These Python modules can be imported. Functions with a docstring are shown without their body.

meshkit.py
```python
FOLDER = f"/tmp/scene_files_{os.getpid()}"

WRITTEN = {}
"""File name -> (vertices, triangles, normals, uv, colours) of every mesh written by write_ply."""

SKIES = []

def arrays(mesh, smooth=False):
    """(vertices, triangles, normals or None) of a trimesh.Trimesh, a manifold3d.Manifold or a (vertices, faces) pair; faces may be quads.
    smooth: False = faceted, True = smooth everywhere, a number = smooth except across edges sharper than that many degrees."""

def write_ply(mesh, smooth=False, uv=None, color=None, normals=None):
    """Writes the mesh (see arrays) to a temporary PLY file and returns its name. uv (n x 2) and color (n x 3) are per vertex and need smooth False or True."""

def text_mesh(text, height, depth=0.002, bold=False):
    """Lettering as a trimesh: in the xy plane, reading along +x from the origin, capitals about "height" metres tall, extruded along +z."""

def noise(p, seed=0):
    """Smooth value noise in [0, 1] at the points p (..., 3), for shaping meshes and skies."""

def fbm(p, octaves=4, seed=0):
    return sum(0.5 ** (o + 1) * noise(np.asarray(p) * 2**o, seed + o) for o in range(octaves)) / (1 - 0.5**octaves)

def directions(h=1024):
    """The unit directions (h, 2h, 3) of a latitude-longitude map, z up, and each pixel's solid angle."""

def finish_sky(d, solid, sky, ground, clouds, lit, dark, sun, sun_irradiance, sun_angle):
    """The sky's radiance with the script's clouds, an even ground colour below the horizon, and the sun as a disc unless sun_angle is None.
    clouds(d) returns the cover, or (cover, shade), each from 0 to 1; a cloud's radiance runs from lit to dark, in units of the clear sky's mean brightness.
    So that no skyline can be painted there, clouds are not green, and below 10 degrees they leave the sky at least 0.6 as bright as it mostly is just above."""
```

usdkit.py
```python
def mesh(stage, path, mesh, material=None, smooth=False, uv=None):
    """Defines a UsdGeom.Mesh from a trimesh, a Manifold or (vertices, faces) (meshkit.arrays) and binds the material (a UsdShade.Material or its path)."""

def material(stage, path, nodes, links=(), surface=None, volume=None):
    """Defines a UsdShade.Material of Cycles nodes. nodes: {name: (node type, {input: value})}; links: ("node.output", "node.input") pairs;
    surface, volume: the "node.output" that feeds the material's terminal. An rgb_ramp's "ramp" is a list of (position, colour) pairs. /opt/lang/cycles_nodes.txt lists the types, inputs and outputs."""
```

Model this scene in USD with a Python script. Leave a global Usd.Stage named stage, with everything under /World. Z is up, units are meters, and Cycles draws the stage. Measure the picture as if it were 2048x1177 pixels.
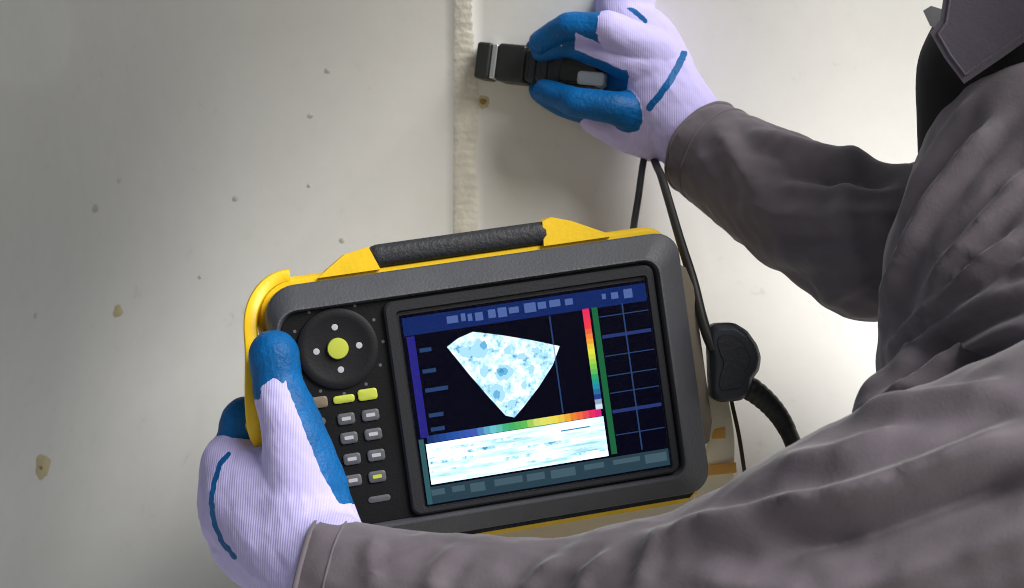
import math
import numpy as np
import trimesh
import manifold3d as m3
from shapely.geometry import Polygon
from shapely import affinity
import meshkit
import usdkit
from pxr import Usd, UsdGeom, UsdLux, UsdShade, Gf, Sdf, Vt

stage = Usd.Stage.CreateInMemory()
UsdGeom.SetStageUpAxis(stage, UsdGeom.Tokens.z)
UsdGeom.SetStageMetersPerUnit(stage, 1.0)
UsdGeom.Xform.Define(stage, '/World')
UsdGeom.Scope.Define(stage, '/World/Looks')

# ------------------------------------------------------------------ camera, sky, sun, exposure
CAM_Z = 1.35
TX = 0.3153                      # half width of the view over distance
cam = UsdGeom.Camera.Define(stage, '/World/camera')
cam.AddTranslateOp().Set(Gf.Vec3d(0, 0, CAM_Z))
cam.AddRotateXOp().Set(90.0)
cam.CreateHorizontalApertureAttr(36.0)
cam.CreateVerticalApertureAttr(36.0 * 588 / 1024)
cam.CreateFocalLengthAttr(18.0 / TX)
cam.CreateFStopAttr(11.0)
cam.CreateFocusDistanceAttr(1.2)
cam.CreateClippingRangeAttr(Gf.Vec2f(0.05, 1000.0))
cam.CreateExposureAttr(1.58)

SUN = np.array([0.58, -0.51, 0.55]); SUN /= np.linalg.norm(SUN)
SKY_STRENGTH = 0.05
SUN_INTENSITY = 0.40
SUN_ANGLE = 36.0
dome = UsdLux.DomeLight.Define(stage, '/World/sky')
sky_m = usdkit.material(stage, '/World/Looks/sky_look', {
    'sky': ('sky_texture', {'sky_type': 'single_scattering', 'sun_disc': False, 'sun_elevation': math.asin(SUN[2]), 'sun_rotation': math.atan2(SUN[0], SUN[1]), 'aerosol_density': 2.5}),
    'tc': ('texture_coordinate', {}),
    'n': ('noise_texture', {'scale': 2.2, 'detail': 6.0, 'roughness': 0.55}),
    'cover': ('rgb_ramp', {'ramp': [(0.30, (0.72, 0.72, 0.72)), (0.65, (0.93, 0.93, 0.93))]}),
    'cloud': ('mix', {'color2': (0.70, 0.70, 0.70)}),
    'bg': ('background_shader', {'strength': SKY_STRENGTH}),
}, [('tc.generated', 'n.vector'), ('n.fac', 'cover.fac'), ('sky.color', 'cloud.color1'), ('cover.color', 'cloud.fac'), ('cloud.color', 'bg.color')], surface='bg.background')
UsdShade.MaterialBindingAPI.Apply(dome.GetPrim()).Bind(sky_m)
sun = UsdLux.DistantLight.Define(stage, '/World/sun')
sun.CreateNormalizeAttr(True)
sun.CreateIntensityAttr(SUN_INTENSITY)
sun.CreateAngleAttr(SUN_ANGLE)
sun.CreateColorAttr(Gf.Vec3f(1.0, 0.975, 0.935))
_z = SUN; _x = np.cross([0, 0, 1.0], _z); _x /= np.linalg.norm(_x); _y = np.cross(_z, _x)
sun.AddTransformOp().Set(Gf.Matrix4d(*_x, 0, *_y, 0, *_z, 0, 0, 0, 0, 1))

# ------------------------------------------------------------------ helpers
F = 1024 / TX                    # pixels of the 2048 wide photograph per unit slope


def P(px, py, d):
    return np.array([(px - 1024) / F * d, d, CAM_Z - (py - 588.5) / F * d])


def proj(v):
    v = np.asarray(v, float)
    return np.stack([v[:, 0] / v[:, 1] * F + 1024, 588.5 - (v[:, 2] - CAM_Z) / v[:, 1] * F], 1)


used = {}


def numbered(parent, name):
    k = (parent, name)
    n = used.get(k, 0)
    used[k] = n + 1
    return f'{parent}/{name}' if n == 0 else f'{parent}/{name}_{n:03d}'


def data(prim, **kw):
    for k, v in kw.items():
        if v:
            prim.SetCustomDataByKey(k, v)


class Thing:
    def __init__(self, name, label, category, base=(0, 0, 0), matrix=None, group=None):
        self.path = numbered('/World', name)
        x = UsdGeom.Xform.Define(stage, self.path)
        self.base = np.asarray(base, float)
        self.local = matrix is not None
        if self.local:
            x.AddTransformOp().Set(Gf.Matrix4d(*[float(a) for a in np.asarray(matrix).T.ravel()]))
        else:
            x.AddTranslateOp().Set(Gf.Vec3d(*map(float, base)))
        data(x.GetPrim(), label=label, category=category, group=group)

    def part(self, name, mesh, mat, smooth=30, parent=None, label=None, kind=None):
        path = numbered(parent or self.path, name)
        if not self.local:
            v, f, n = meshkit.arrays(mesh, False)
            mesh = trimesh.Trimesh(v - self.base, f, process=False)
        m = usdkit.mesh(stage, path, mesh, mat, smooth)
        data(m.GetPrim(), label=label, kind=kind)
        return path


def solid(name, mesh, mat, smooth=30, label=None, category=None, kind=None, group=None):
    m = usdkit.mesh(stage, numbered('/World', name), mesh, mat, smooth)
    data(m.GetPrim(), label=label, category=category, kind=kind, group=group)
    return m


def cat(ms):
    return trimesh.util.concatenate(ms)


def plain(name, color, rough=0.5, spec=0.5, bump=0.0, scale=60.0, vary=0.0, vscale=8.0, metallic=0.0, coat=0.0, sheen=0.0):
    """A principled material whose tone varies a little and whose surface has a fine grain."""
    nodes = {'p': ('principled_bsdf', {'base_color': color, 'roughness': rough, 'metallic': metallic, 'specular_ior_level': spec, 'coat_weight': coat, 'sheen_weight': sheen})}
    links = []
    if vary or bump:
        nodes['tc'] = ('texture_coordinate', {})
    if vary:
        lo = tuple(c * (1 - vary) for c in color); hi = tuple(min(1, c * (1 + vary)) for c in color)
        nodes['n'] = ('noise_texture', {'scale': vscale, 'detail': 5.0, 'roughness': 0.6})
        nodes['r'] = ('rgb_ramp', {'ramp': [(0.3, lo), (0.7, hi)]})
        links += [('tc.object', 'n.vector'), ('n.fac', 'r.fac'), ('r.color', 'p.base_color')]
    if bump:
        nodes['nb'] = ('noise_texture', {'scale': scale, 'detail': 3.0})
        nodes['b'] = ('bump', {'strength': bump, 'distance': 0.002})
        links += [('tc.object', 'nb.vector'), ('nb.fac', 'b.height'), ('b.normal', 'p.normal')]
    return usdkit.material(stage, f'/World/Looks/{name}', nodes, links, surface='p.BSDF')


def glow(name, color, strength=1.0):
    return usdkit.material(stage, f'/World/Looks/{name}', {'e': ('emission', {'color': color, 'strength': strength})}, [], surface='e.emission')


def cloth(name, color, weave=420.0, strength=0.30, sheen=0.25, vary=0.16, direction='diagonal', ribs=False):
    lo = tuple(c * (1 - vary) for c in color); hi = tuple(c * (1 + vary) for c in color)
    return usdkit.material(stage, f'/World/Looks/{name}', {
        'tc': ('texture_coordinate', {}),
        'n': ('noise_texture', {'scale': 14.0, 'detail': 6.0, 'roughness': 0.65}),
        'r': ('rgb_ramp', {'ramp': [(0.28, lo), (0.72, hi)]}),
        'w1': (('wave_texture', {'wave_type': 'bands', 'bands_direction': direction, 'scale': weave, 'distortion': 0.8, 'detail': 1.0}) if ribs else ('noise_texture', {'scale': weave, 'detail': 2.0, 'roughness': 0.7})),
        'w2': ('noise_texture', {'scale': 70.0, 'detail': 4.0}),
        'mx': ('mix', {'fac': 0.55}),
        'b': ('bump', {'strength': strength, 'distance': 0.0016}),
        'p': ('principled_bsdf', {'base_color': color, 'roughness': 0.85, 'specular_ior_level': 0.25, 'sheen_weight': sheen, 'sheen_roughness': 0.4}),
    }, [('tc.object', 'n.vector'), ('n.fac', 'r.fac'), ('r.color', 'p.base_color'), ('tc.object', 'w1.vector'), ('tc.object', 'w2.vector'),
        ('w1.fac', 'mx.color1'), ('w2.fac', 'mx.color2'), ('mx.color', 'b.height'), ('b.normal', 'p.normal')], surface='p.BSDF')


def ball(p, r, n=28):
    return m3.Manifold.sphere(float(r), n).translate([float(a) for a in p])


def relax(t, v, times):
    from scipy.sparse import coo_matrix, diags
    e = t.edges_unique
    A = coo_matrix((np.ones(2 * len(e)), (np.r_[e[:, 0], e[:, 1]], np.r_[e[:, 1], e[:, 0]])), shape=(len(v),) * 2).tocsr()
    deg = np.asarray(A.sum(1)).ravel()
    A = diags(1 / np.maximum(deg, 1)) @ A
    for _ in range(times):
        v = np.where(deg[:, None] > 0, 0.5 * v + 0.5 * (A @ v), v)
    return v


def bones(list_of_bones, edge=0.006, smooth=12, cuts=()):
    """list_of_bones: each a list of (point, radius); the hulls are joined, cut by planes (point, normal: what lies along the normal goes), refined and smoothed."""
    parts = [m3.Manifold.batch_hull([ball(p, r) for p, r in b]) for b in list_of_bones]
    m = m3.Manifold.batch_boolean(parts, m3.OpType.Add)
    for p, n in cuts:
        n = np.asarray(n, float) / np.linalg.norm(n)
        m = m.trim_by_plane([-float(a) for a in n], -float(np.dot(n, p)))
    m = m.refine_to_length(edge)
    me = m.to_mesh()
    t = trimesh.Trimesh(np.array(me.vert_properties[:, :3], float), np.array(me.tri_verts), process=True)
    if smooth:
        t.vertices = relax(t, np.array(t.vertices), smooth)
    return t


def chain(pts):
    return [[pts[i], pts[i + 1]] for i in range(len(pts) - 1)]


def seg_distance(q, line):
    """distance of the 2-D points q to a polyline, and the signed side, and the parameter along it."""
    line = np.asarray(line, float)
    best = np.full(len(q), 1e9); side = np.zeros(len(q)); along = np.zeros(len(q))
    L = np.r_[0, np.cumsum(np.linalg.norm(np.diff(line, axis=0), axis=1))]
    for i in range(len(line) - 1):
        a, b = line[i], line[i + 1]
        ab = b - a; l2 = ab @ ab
        t = np.clip(((q - a) @ ab) / l2, 0, 1)
        c = a + t[:, None] * ab
        d = np.linalg.norm(q - c, axis=1)
        s = np.sign(ab[0] * (q[:, 1] - a[1]) - ab[1] * (q[:, 0] - a[0]))
        w = d < best
        best = np.where(w, d, best); side = np.where(w, s, side); along = np.where(w, (L[i] + t * math.sqrt(l2)) / L[-1], along)
    return best, side, along


def folds(t, lines, noise_amp=0.002, noise_scale=(18, 18, 18), seed=1, facing=True):
    """pushes cloth folds into a mesh. lines: (polyline in picture pixels, width px, height m): a crest with a trough on either side."""
    n = t.vertex_normals
    v = np.array(t.vertices)
    q = proj(v)
    view = -(v - [0, 0, CAM_Z]); view /= np.linalg.norm(view, axis=1, keepdims=True)
    w = np.clip((n * view).sum(1) * 2.5 + 0.35, 0, 1) if facing else 1.0
    h = np.zeros(len(v))
    for line, width, height in lines:
        d, s, a = seg_distance(q, line)
        x = d * s / width
        end = np.clip(np.sin(np.pi * np.clip(a, 0.02, 0.98)) * 2.2, 0, 1)
        h += height * end * (np.exp(-np.abs(x) ** 1.35) - 0.45 * np.exp(-((x - 1.7) ** 2)) - 0.45 * np.exp(-((x + 1.7) ** 2)))
    f = meshkit.fbm(v * np.asarray(noise_scale), 4, seed) - 0.5
    crease = 0.5 - np.clip(np.abs(meshkit.fbm(v * np.asarray(noise_scale) * (3.1, 3.1, 1.7), 2, seed + 13) - 0.5) * 5, 0, 1)
    ridged = 0.5 - np.abs(meshkit.fbm(v * np.asarray(noise_scale) * 1.7, 3, seed + 7) - 0.5) * 2.2
    t.vertices = relax(t, v + n * (h * w + noise_amp * (f * 2 + ridged * 0.8) + 0.0016 * crease)[:, None], 2)
    return t


def surface_depth(t, px, py, reach=10):
    q = proj(t.vertices)
    near = np.hypot(q[:, 0] - px, q[:, 1] - py) < reach
    while not near.any():
        reach *= 1.5
        near = np.hypot(q[:, 0] - px, q[:, 1] - py) < reach
    return float(np.array(t.vertices)[near, 1].min())


def smooth_path(pts, n=40):
    from scipy.interpolate import CubicSpline
    pts = np.asarray(pts, float)
    s = np.r_[0, np.cumsum(np.linalg.norm(np.diff(pts, axis=0), axis=1))]
    return CubicSpline(s, pts)(np.linspace(0, s[-1], n))


def tube(pts, r, sides=12, flat=None, n=40, spline=True):
    """a swept tube; flat = (direction, half width): a strap of that width instead of a round section."""
    p = smooth_path(pts, n) if spline else np.asarray(pts, float)
    r = np.broadcast_to(np.asarray(r, float), (len(p),)) if np.ndim(r) == 0 else np.interp(np.linspace(0, 1, len(p)), np.linspace(0, 1, len(r)), r)
    tg = np.gradient(p, axis=0); tg /= np.linalg.norm(tg, axis=1, keepdims=True)
    up = np.array([0, 1.0, 0]) if flat is None else np.asarray(flat[0], float)
    if flat is None and np.abs(tg[:, 1]).max() > 0.9:
        up = np.array([0.3, 0, 1.0])
    b = up - tg * (tg @ up)[:, None]; b /= np.linalg.norm(b, axis=1, keepdims=True)
    a = np.cross(b, tg)
    th = np.arange(sides) * 2 * np.pi / sides
    ca, sa = np.cos(th), np.sin(th)
    if flat is not None:
        k = 0.35
        ca, sa = np.sign(ca) * np.abs(ca) ** k, np.sign(sa) * np.abs(sa) ** k
    w = r if flat is None else np.interp(np.linspace(0, 1, len(p)), np.linspace(0, 1, np.size(flat[1])), np.atleast_1d(flat[1]))
    v = p[:, None] + (r[:, None] * ca)[:, :, None] * a[:, None] + (w[:, None] * sa)[:, :, None] * b[:, None]
    m = len(p)
    f = []
    for i in range(m - 1):
        for j in range(sides):
            k = (j + 1) % sides
            f += [[i * sides + j, (i + 1) * sides + k, i * sides + k], [i * sides + j, (i + 1) * sides + j, (i + 1) * sides + k]]
    v = np.vstack([v.reshape(-1, 3), p[:1], p[-1:]])
    for j in range(sides):
        k = (j + 1) % sides
        f += [[m * sides, j, k], [m * sides + 1, (m - 1) * sides + k, (m - 1) * sides + j]]
    t = trimesh.Trimesh(v, f, process=False)
    t.fix_normals()
    return t


def round_rect(x0, x1, z0, z1, r, k=8):
    """outline in (x, z); r: one radius or (bottom left, bottom right, top right, top left)."""
    r = [r] * 4 if np.ndim(r) == 0 else r
    c = [(x0 + r[0], z0 + r[0], 180, r[0]), (x1 - r[1], z0 + r[1], 270, r[1]), (x1 - r[2], z1 - r[2], 0, r[2]), (x0 + r[3], z1 - r[3], 90, r[3])]
    out = []
    for cx, cz, a0, rr in c:
        for i in range(k + 1):
            a = math.radians(a0 + 90 * i / k)
            out.append((cx + rr * math.cos(a), cz + rr * math.sin(a)))
    return np.array(out)


def loft(rings, cap0=True, cap1=True):
    """rings: list of (outline (x, z), y); joins them, with fans on the ends."""
    n = len(rings[0][0]); v = []; f = []
    for o, y in rings:
        v += [(x, y, z) for x, z in o]
    for i in range(len(rings) - 1):
        for j in range(n):
            k = (j + 1) % n
            f += [[i * n + j, i * n + k, (i + 1) * n + k], [i * n + j, (i + 1) * n + k, (i + 1) * n + j]]
    for cap, i in ((cap0, 0), (cap1, len(rings) - 1)):
        if cap:
            c = np.mean(rings[i][0], axis=0)
            v.append((c[0], rings[i][1], c[1]))
            for j in range(n):
                k = (j + 1) % n
                f.append([i * n + k, i * n + j, len(v) - 1] if i == 0 else [i * n + j, i * n + k, len(v) - 1])
    t = trimesh.Trimesh(np.array(v, float), f, process=False)
    t.fix_normals()
    return t


def rounded_box(x0, x1, y0, y1, z0, z1, r=0.002):
    pts = [ball((x, y, z), r, 12) for x in (x0 + r, x1 - r) for y in (y0 + r, y1 - r) for z in (z0 + r, z1 - r)]
    return m3.Manifold.batch_hull(pts)


def prism(poly, y0, y1, bevel=0.0015):
    """an extruded outline (x, z) with bevelled front and back edges."""
    pg = Polygon(poly).buffer(0)
    inner = pg.buffer(-bevel, join_style=1)
    cs = []
    for g, a, b in ((pg, y0 + bevel, y1 - bevel), (inner, y0, y1)):
        e = trimesh.creation.extrude_polygon(g, b - a, engine='earcut')
        e.apply_transform(np.array([[1, 0, 0, 0], [0, 0, 1, a], [0, 1, 0, 0], [0, 0, 0, 1.0]]))
        e.fix_normals()
        cs.append(e)
    return cs


def to_manifold(t):
    return m3.Manifold(m3.Mesh(np.asarray(t.vertices, np.float32), np.asarray(t.faces, np.uint32)))


# ------------------------------------------------------------------ materials
M = {}
wall_nodes = {
    'tc': ('texture_coordinate', {}),
    'n1': ('noise_texture', {'scale': 2.6, 'detail': 7.0, 'roughness': 0.6}),
    'r1': ('rgb_ramp', {'ramp': [(0.30, (0.700, 0.700, 0.672)), (0.70, (0.775, 0.775, 0.750))]}),
    'n2': ('noise_texture', {'scale': 38.0, 'detail': 6.0, 'roughness': 0.7}),
    'r2': ('rgb_ramp', {'ramp': [(0.26, (0.66, 0.62, 0.54)), (0.36, (0.95, 0.95, 0.94)), (0.62, (1, 1, 1)), (0.80, (0.93, 0.92, 0.90))]}),
    'mul': ('mix', {'mix_type': 'multiply', 'fac': 0.55}),
    'map': ('mapping', {'scale': (24.0, 24.0, 60.0)}),
    'n3': ('noise_texture', {'scale': 1.0, 'detail': 4.0}),
    'n4': ('noise_texture', {'scale': 170.0, 'detail': 3.0}),
    'mx': ('mix', {'fac': 0.5}),
    'b': ('bump', {'strength': 0.12, 'distance': 0.0014}),
    'p': ('principled_bsdf', {'roughness': 0.52, 'specular_ior_level': 0.35}),
}
M['wall'] = usdkit.material(stage, '/World/Looks/painted_steel', wall_nodes, [
    ('tc.object', 'n1.vector'), ('tc.object', 'n2.vector'), ('n1.fac', 'r1.fac'), ('n2.fac', 'r2.fac'), ('r1.color', 'mul.color1'), ('r2.color', 'mul.color2'),
    ('mul.color', 'p.base_color'), ('tc.object', 'map.vector'), ('map.vector', 'n3.vector'), ('tc.object', 'n4.vector'), ('n3.fac', 'mx.color1'), ('n4.fac', 'mx.color2'),
    ('mx.color', 'b.height'), ('b.normal', 'p.normal')], surface='p.BSDF')
M['weld'] = plain('weld_paint', (0.69, 0.665, 0.58), 0.6, bump=0.5, scale=160, vary=0.14, vscale=55)
M['rust'] = plain('rust', (0.27, 0.20, 0.075), 0.9, bump=0.7, scale=200, vary=0.4, vscale=120)
M['halo'] = plain('rust_bleed', (0.54, 0.46, 0.27), 0.7, vary=0.1, vscale=60)
M['stain'] = plain('stain', (0.50, 0.485, 0.43), 0.8, bump=0.4, scale=200, vary=0.2, vscale=80)
M['ground'] = plain('concrete', (0.36, 0.35, 0.33), 0.9, bump=0.5, scale=12, vary=0.15, vscale=0.6)
M['coverall'] = cloth('coverall_cloth', (0.136, 0.118, 0.138))
M['collar'] = cloth('collar_cloth', (0.095, 0.084, 0.108))
M['black'] = cloth('black_shirt', (0.008, 0.008, 0.009), sheen=0.05)
M['knit'] = cloth(direction='x', ribs=True, name='glove_knit', color=(0.52, 0.48, 0.83), weave=170, strength=0.24, sheen=0.15, vary=0.08)
M['coat'] = plain('glove_coating', (0.001, 0.100, 0.31), 0.48, spec=0.22, bump=0.45, scale=330, vary=0.2, vscale=40)
M['hem'] = cloth('glove_hem', (0.06, 0.10, 0.36), weave=700, sheen=0.1)
M['skin'] = plain('skin', (0.42, 0.25, 0.17), 0.5, vary=0.08, vscale=30)
M['hair'] = plain('hair', (0.02, 0.015, 0.012), 0.6, bump=0.8, scale=150)
M['boot'] = plain('boot_leather', (0.02, 0.018, 0.016), 0.5, bump=0.4, scale=90)
M['bezel'] = plain('bezel_rubber', (0.070, 0.073, 0.085), 0.5, bump=0.25, scale=500, vary=0.12, vscale=20)
M['panel'] = plain('panel_black', (0.006, 0.006, 0.007), 0.55, spec=0.18, bump=0.12, scale=600, vary=0.2, vscale=25)
M['frame'] = plain('display_frame', (0.022, 0.023, 0.027), 0.48, spec=0.25, bump=0.15, scale=500)
M['wheel'] = plain('wheel_black', (0.010, 0.010, 0.012), 0.55, spec=0.2, bump=0.1, scale=500)
M['yellow'] = plain('yellow_shell', (0.88, 0.57, 0.010), 0.42, bump=0.12, scale=300, vary=0.08, vscale=30)
M['taupe'] = plain('taupe_side', (0.20, 0.165, 0.125), 0.5, bump=0.2, scale=200, vary=0.1)
M['grip'] = plain('grip_rubber', (0.022, 0.024, 0.030), 0.6, bump=0.5, scale=300)
M['lime'] = plain('lime_button', (0.46, 0.52, 0.06), 0.4, vary=0.06)
M['key'] = plain('grey_key', (0.085, 0.088, 0.10), 0.5, vary=0.15, vscale=60)
M['brownkey'] = plain('brown_key', (0.17, 0.13, 0.09), 0.5)
M['mark'] = plain('key_print', (0.42, 0.42, 0.46), 0.6)
M['probe'] = plain('probe_black', (0.014, 0.015, 0.014), 0.4, bump=0.15, scale=300)
M['steel'] = plain('bare_steel', (0.62, 0.63, 0.62), 0.33, metallic=0.85)
M['whitecap'] = plain('white_cap', (0.72, 0.74, 0.73), 0.4)
M['cable'] = plain('cable_black', (0.016, 0.016, 0.014), 0.5)
M['plug'] = plain('plug_slate', (0.026, 0.031, 0.043), 0.5, bump=0.2, scale=300)
M['strap'] = cloth('strap_cream', (0.90, 0.83, 0.62), weave=600, sheen=0.1)
M['orange'] = cloth('strap_orange', (0.85, 0.46, 0.12), weave=600, sheen=0.1)
M['strapedge'] = cloth('strap_edge', (0.055, 0.045, 0.025), weave=700, sheen=0.1)
M['glass'] = usdkit.material(stage, '/World/Looks/display_glass', {
    't': ('transparent_bsdf', {}), 'g': ('glossy_bsdf', {'roughness': 0.3, 'color': (1, 1, 1)}), 'f': ('fresnel', {'IOR': 1.09}), 'm': ('mix_closure', {})},
    [('f.fac', 'm.fac'), ('t.BSDF', 'm.closure1'), ('g.BSDF', 'm.closure2')], surface='m.closure')

# ------------------------------------------------------------------ ground
g = trimesh.Trimesh([[-300, -300, 0], [300, -300, 0], [300, 300, 0], [-300, 300, 0]], [[0, 1, 2], [0, 2, 3]], process=False)
solid('ground', g, M['ground'], False, label='grey concrete ground under the worker and the steel wall', category='ground', kind='structure')

# ------------------------------------------------------------------ the steel wall
WALL_Y = 1.455
WELD_X = -0.042


def slope_integral(x, knots):
    """integral from 0 of the piecewise linear slope given by knots (position, slope)."""
    kx, ks = zip(*knots)
    g_ = np.linspace(-6, 6, 4801)
    s = np.interp(g_, kx, ks)
    I = np.r_[0, np.cumsum((s[1:] + s[:-1]) / 2 * np.diff(g_))]
    I -= np.interp(0, g_, I)
    return np.interp(x, g_, I)


ACROSS = [(-3.2, -1.3), (-0.8, -1.2), (-0.45, -1.45), (-0.22, -0.58), (0.0, -0.12), (0.30, 0.32), (0.8, 0.60), (3, 0.8)]
UPWARD = [(-1.0, 0.0), (-0.5, 0.28), (-0.22, 0.60), (-0.08, 0.48), (0.05, 0.12), (0.26, -0.44), (0.6, -0.48), (1.1, 0.0)]


def wall_y(x, z):
    x, z = np.broadcast_arrays(np.asarray(x, float), np.asarray(z, float))
    dents = 0.0012 * (meshkit.fbm(np.stack([x, 0 * x + 0.5, z], -1) * 3.0, 3, 4) - 0.5) * 2
    return WALL_Y + slope_integral(x - WELD_X, ACROSS) + slope_integral(z - CAM_Z, UPWARD) + dents


def wall_grid(x0, x1, nx):
    xs = np.linspace(x0, x1, nx); zs = np.linspace(-0.02, 3.2, 240)
    X, Z = np.meshgrid(xs, zs)
    Y = wall_y(X, Z)
    front = np.stack([X, Y, Z], -1).reshape(-1, 3)
    back = front + [0, 0.02, 0]
    n = len(front); nz = len(zs); f = []
    for j in range(nz - 1):
        for i in range(nx - 1):
            a = j * nx + i
            f += [[a, a + 1, a + nx + 1], [a, a + nx + 1, a + nx], [n + a, n + a + nx + 1, n + a + 1], [n + a, n + a + nx, n + a + nx + 1]]
    edge = [j * nx for j in range(nz)], [j * nx + nx - 1 for j in range(nz)]
    for e, flip in ((edge[0], True), (edge[1], False)):
        for a, b in zip(e[:-1], e[1:]):
            q = [[a, n + a, b], [b, n + a, n + b]]
            f += [x[::-1] for x in q] if not flip else q
    t = trimesh.Trimesh(np.vstack([front, back]), f, process=False)
    return t


wall = Thing('steel_wall', 'large curved wall of pale grey painted steel with a vertical weld seam', 'wall', (WELD_X, WALL_Y, 0))
wall.part('plate', wall_grid(-3.2, WELD_X - 0.0015, 190), M['wall'], True)
wall.part('plate', wall_grid(WELD_X + 0.0015, 2.2, 140), M['wall'], True)
# weld bead: overlapping ripples
zs = np.linspace(0.0, 3.2, 1500); th = np.linspace(0, np.pi, 13)
wob = 0.0016 * (meshkit.fbm(np.stack([zs * 30, zs * 0, zs * 0], 1), 3, 3) - 0.5) * 2
ph = zs / 0.0072 + 1.3 * meshkit.fbm(np.stack([zs * 45, zs * 0 + 3, zs * 0], 1), 3, 8)
rip = np.abs((ph % 1.0) - 0.3) ** 1.2 * (0.5 + meshkit.fbm(np.stack([zs * 80, zs * 0, zs * 0 + 5], 1), 2, 6))
V = []
for i, z in enumerate(zs):
    hw = 0.0118 * (1 + 0.06 * rip[i]) + wob[i] * 1.3
    hh = 0.0020 * (1 + 0.60 * rip[i]) + 0.12 * wob[i]
    cz = np.sin(th) * 0.0035
    x = WELD_X + wob[i] + np.cos(th) * hw
    V.append(np.stack([x, wall_y(x, np.full_like(x, z)) + 0.0015 - np.sin(th) * (hh + 0.0015), z + cz], 1))
V = np.array(V); a, b = V.shape[:2]; f = []
for i in range(a - 1):
    for j in range(b - 1):
        q = i * b + j
        f += [[q, q + 1, q + b + 1], [q, q + b + 1, q + b]]
bead = trimesh.Trimesh(V.reshape(-1, 3), f, process=False)
if bead.face_normals[len(f) // 2, 1] > 0:
    bead.invert()
wall.part('weld_seam', bead, M['weld'], True)


def blotch(px, py, r, seed, h=0.0005, squash=1.0):
    """a thin uneven patch that follows the wall; r in photograph pixels."""
    d = WALL_Y
    for _ in range(4):
        p = P(px, py, d); d = float(wall_y(p[0], p[2]))
    c = P(px, py, d); R = r * d / F
    k = 22; v = [[c[0], c[1] - h, c[2]]]; f = []
    for s in (0.55, 1.0):
        for i in range(k):
            an = 2 * np.pi * i / k
            rr = R * s * (0.65 + 0.7 * meshkit.fbm(np.array([[math.cos(an) * 1.6 + seed * 7.1, math.sin(an) * 1.6, seed]]), 3, seed)[0])
            x = c[0] + rr * math.cos(an); z = c[2] + rr * math.sin(an) * squash
            v.append([x, float(wall_y(x, z)) - (h if s < 1 else -0.0004), z])
    for i in range(k):
        j = (i + 1) % k
        f += [[0, 1 + j, 1 + i], [1 + i, 1 + j, 1 + k + j], [1 + i, 1 + k + j, 1 + k + i]]
    t = trimesh.Trimesh(v, f, process=False)
    if t.face_normals[0, 1] > 0:
        t.invert()
    return t


for i, (px, py, r) in enumerate([(82, 936, 34), (966, 204, 20), (940, 215, 26), (236, 622, 18)]):
    wall.part('rust_bleed', blotch(px, py, r, i + 41, h=0.0002, squash=0.9), M['halo'], True)
for i, (px, py, r, m_) in enumerate([(82, 936, 20, 'rust'), (966, 204, 10, 'rust'), (655, 142, 9, 'stain'), (620, 232, 8, 'stain'), (190, 418, 12, 'stain'), (470, 398, 9, 'stain'), (236, 622, 10, 'stain'),
                                      (68, 632, 8, 'stain'), (618, 372, 6, 'stain'), (400, 555, 6, 'stain'), (684, 482, 8, 'stain'), (238, 362, 7, 'stain')]):
    wall.part('rust_spot' if m_ == 'rust' else 'stain_spot', blotch(px, py, r, i + 1, h=0.0005 if m_ == 'rust' else 0.0003, squash=0.9), M[m_], True)

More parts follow.
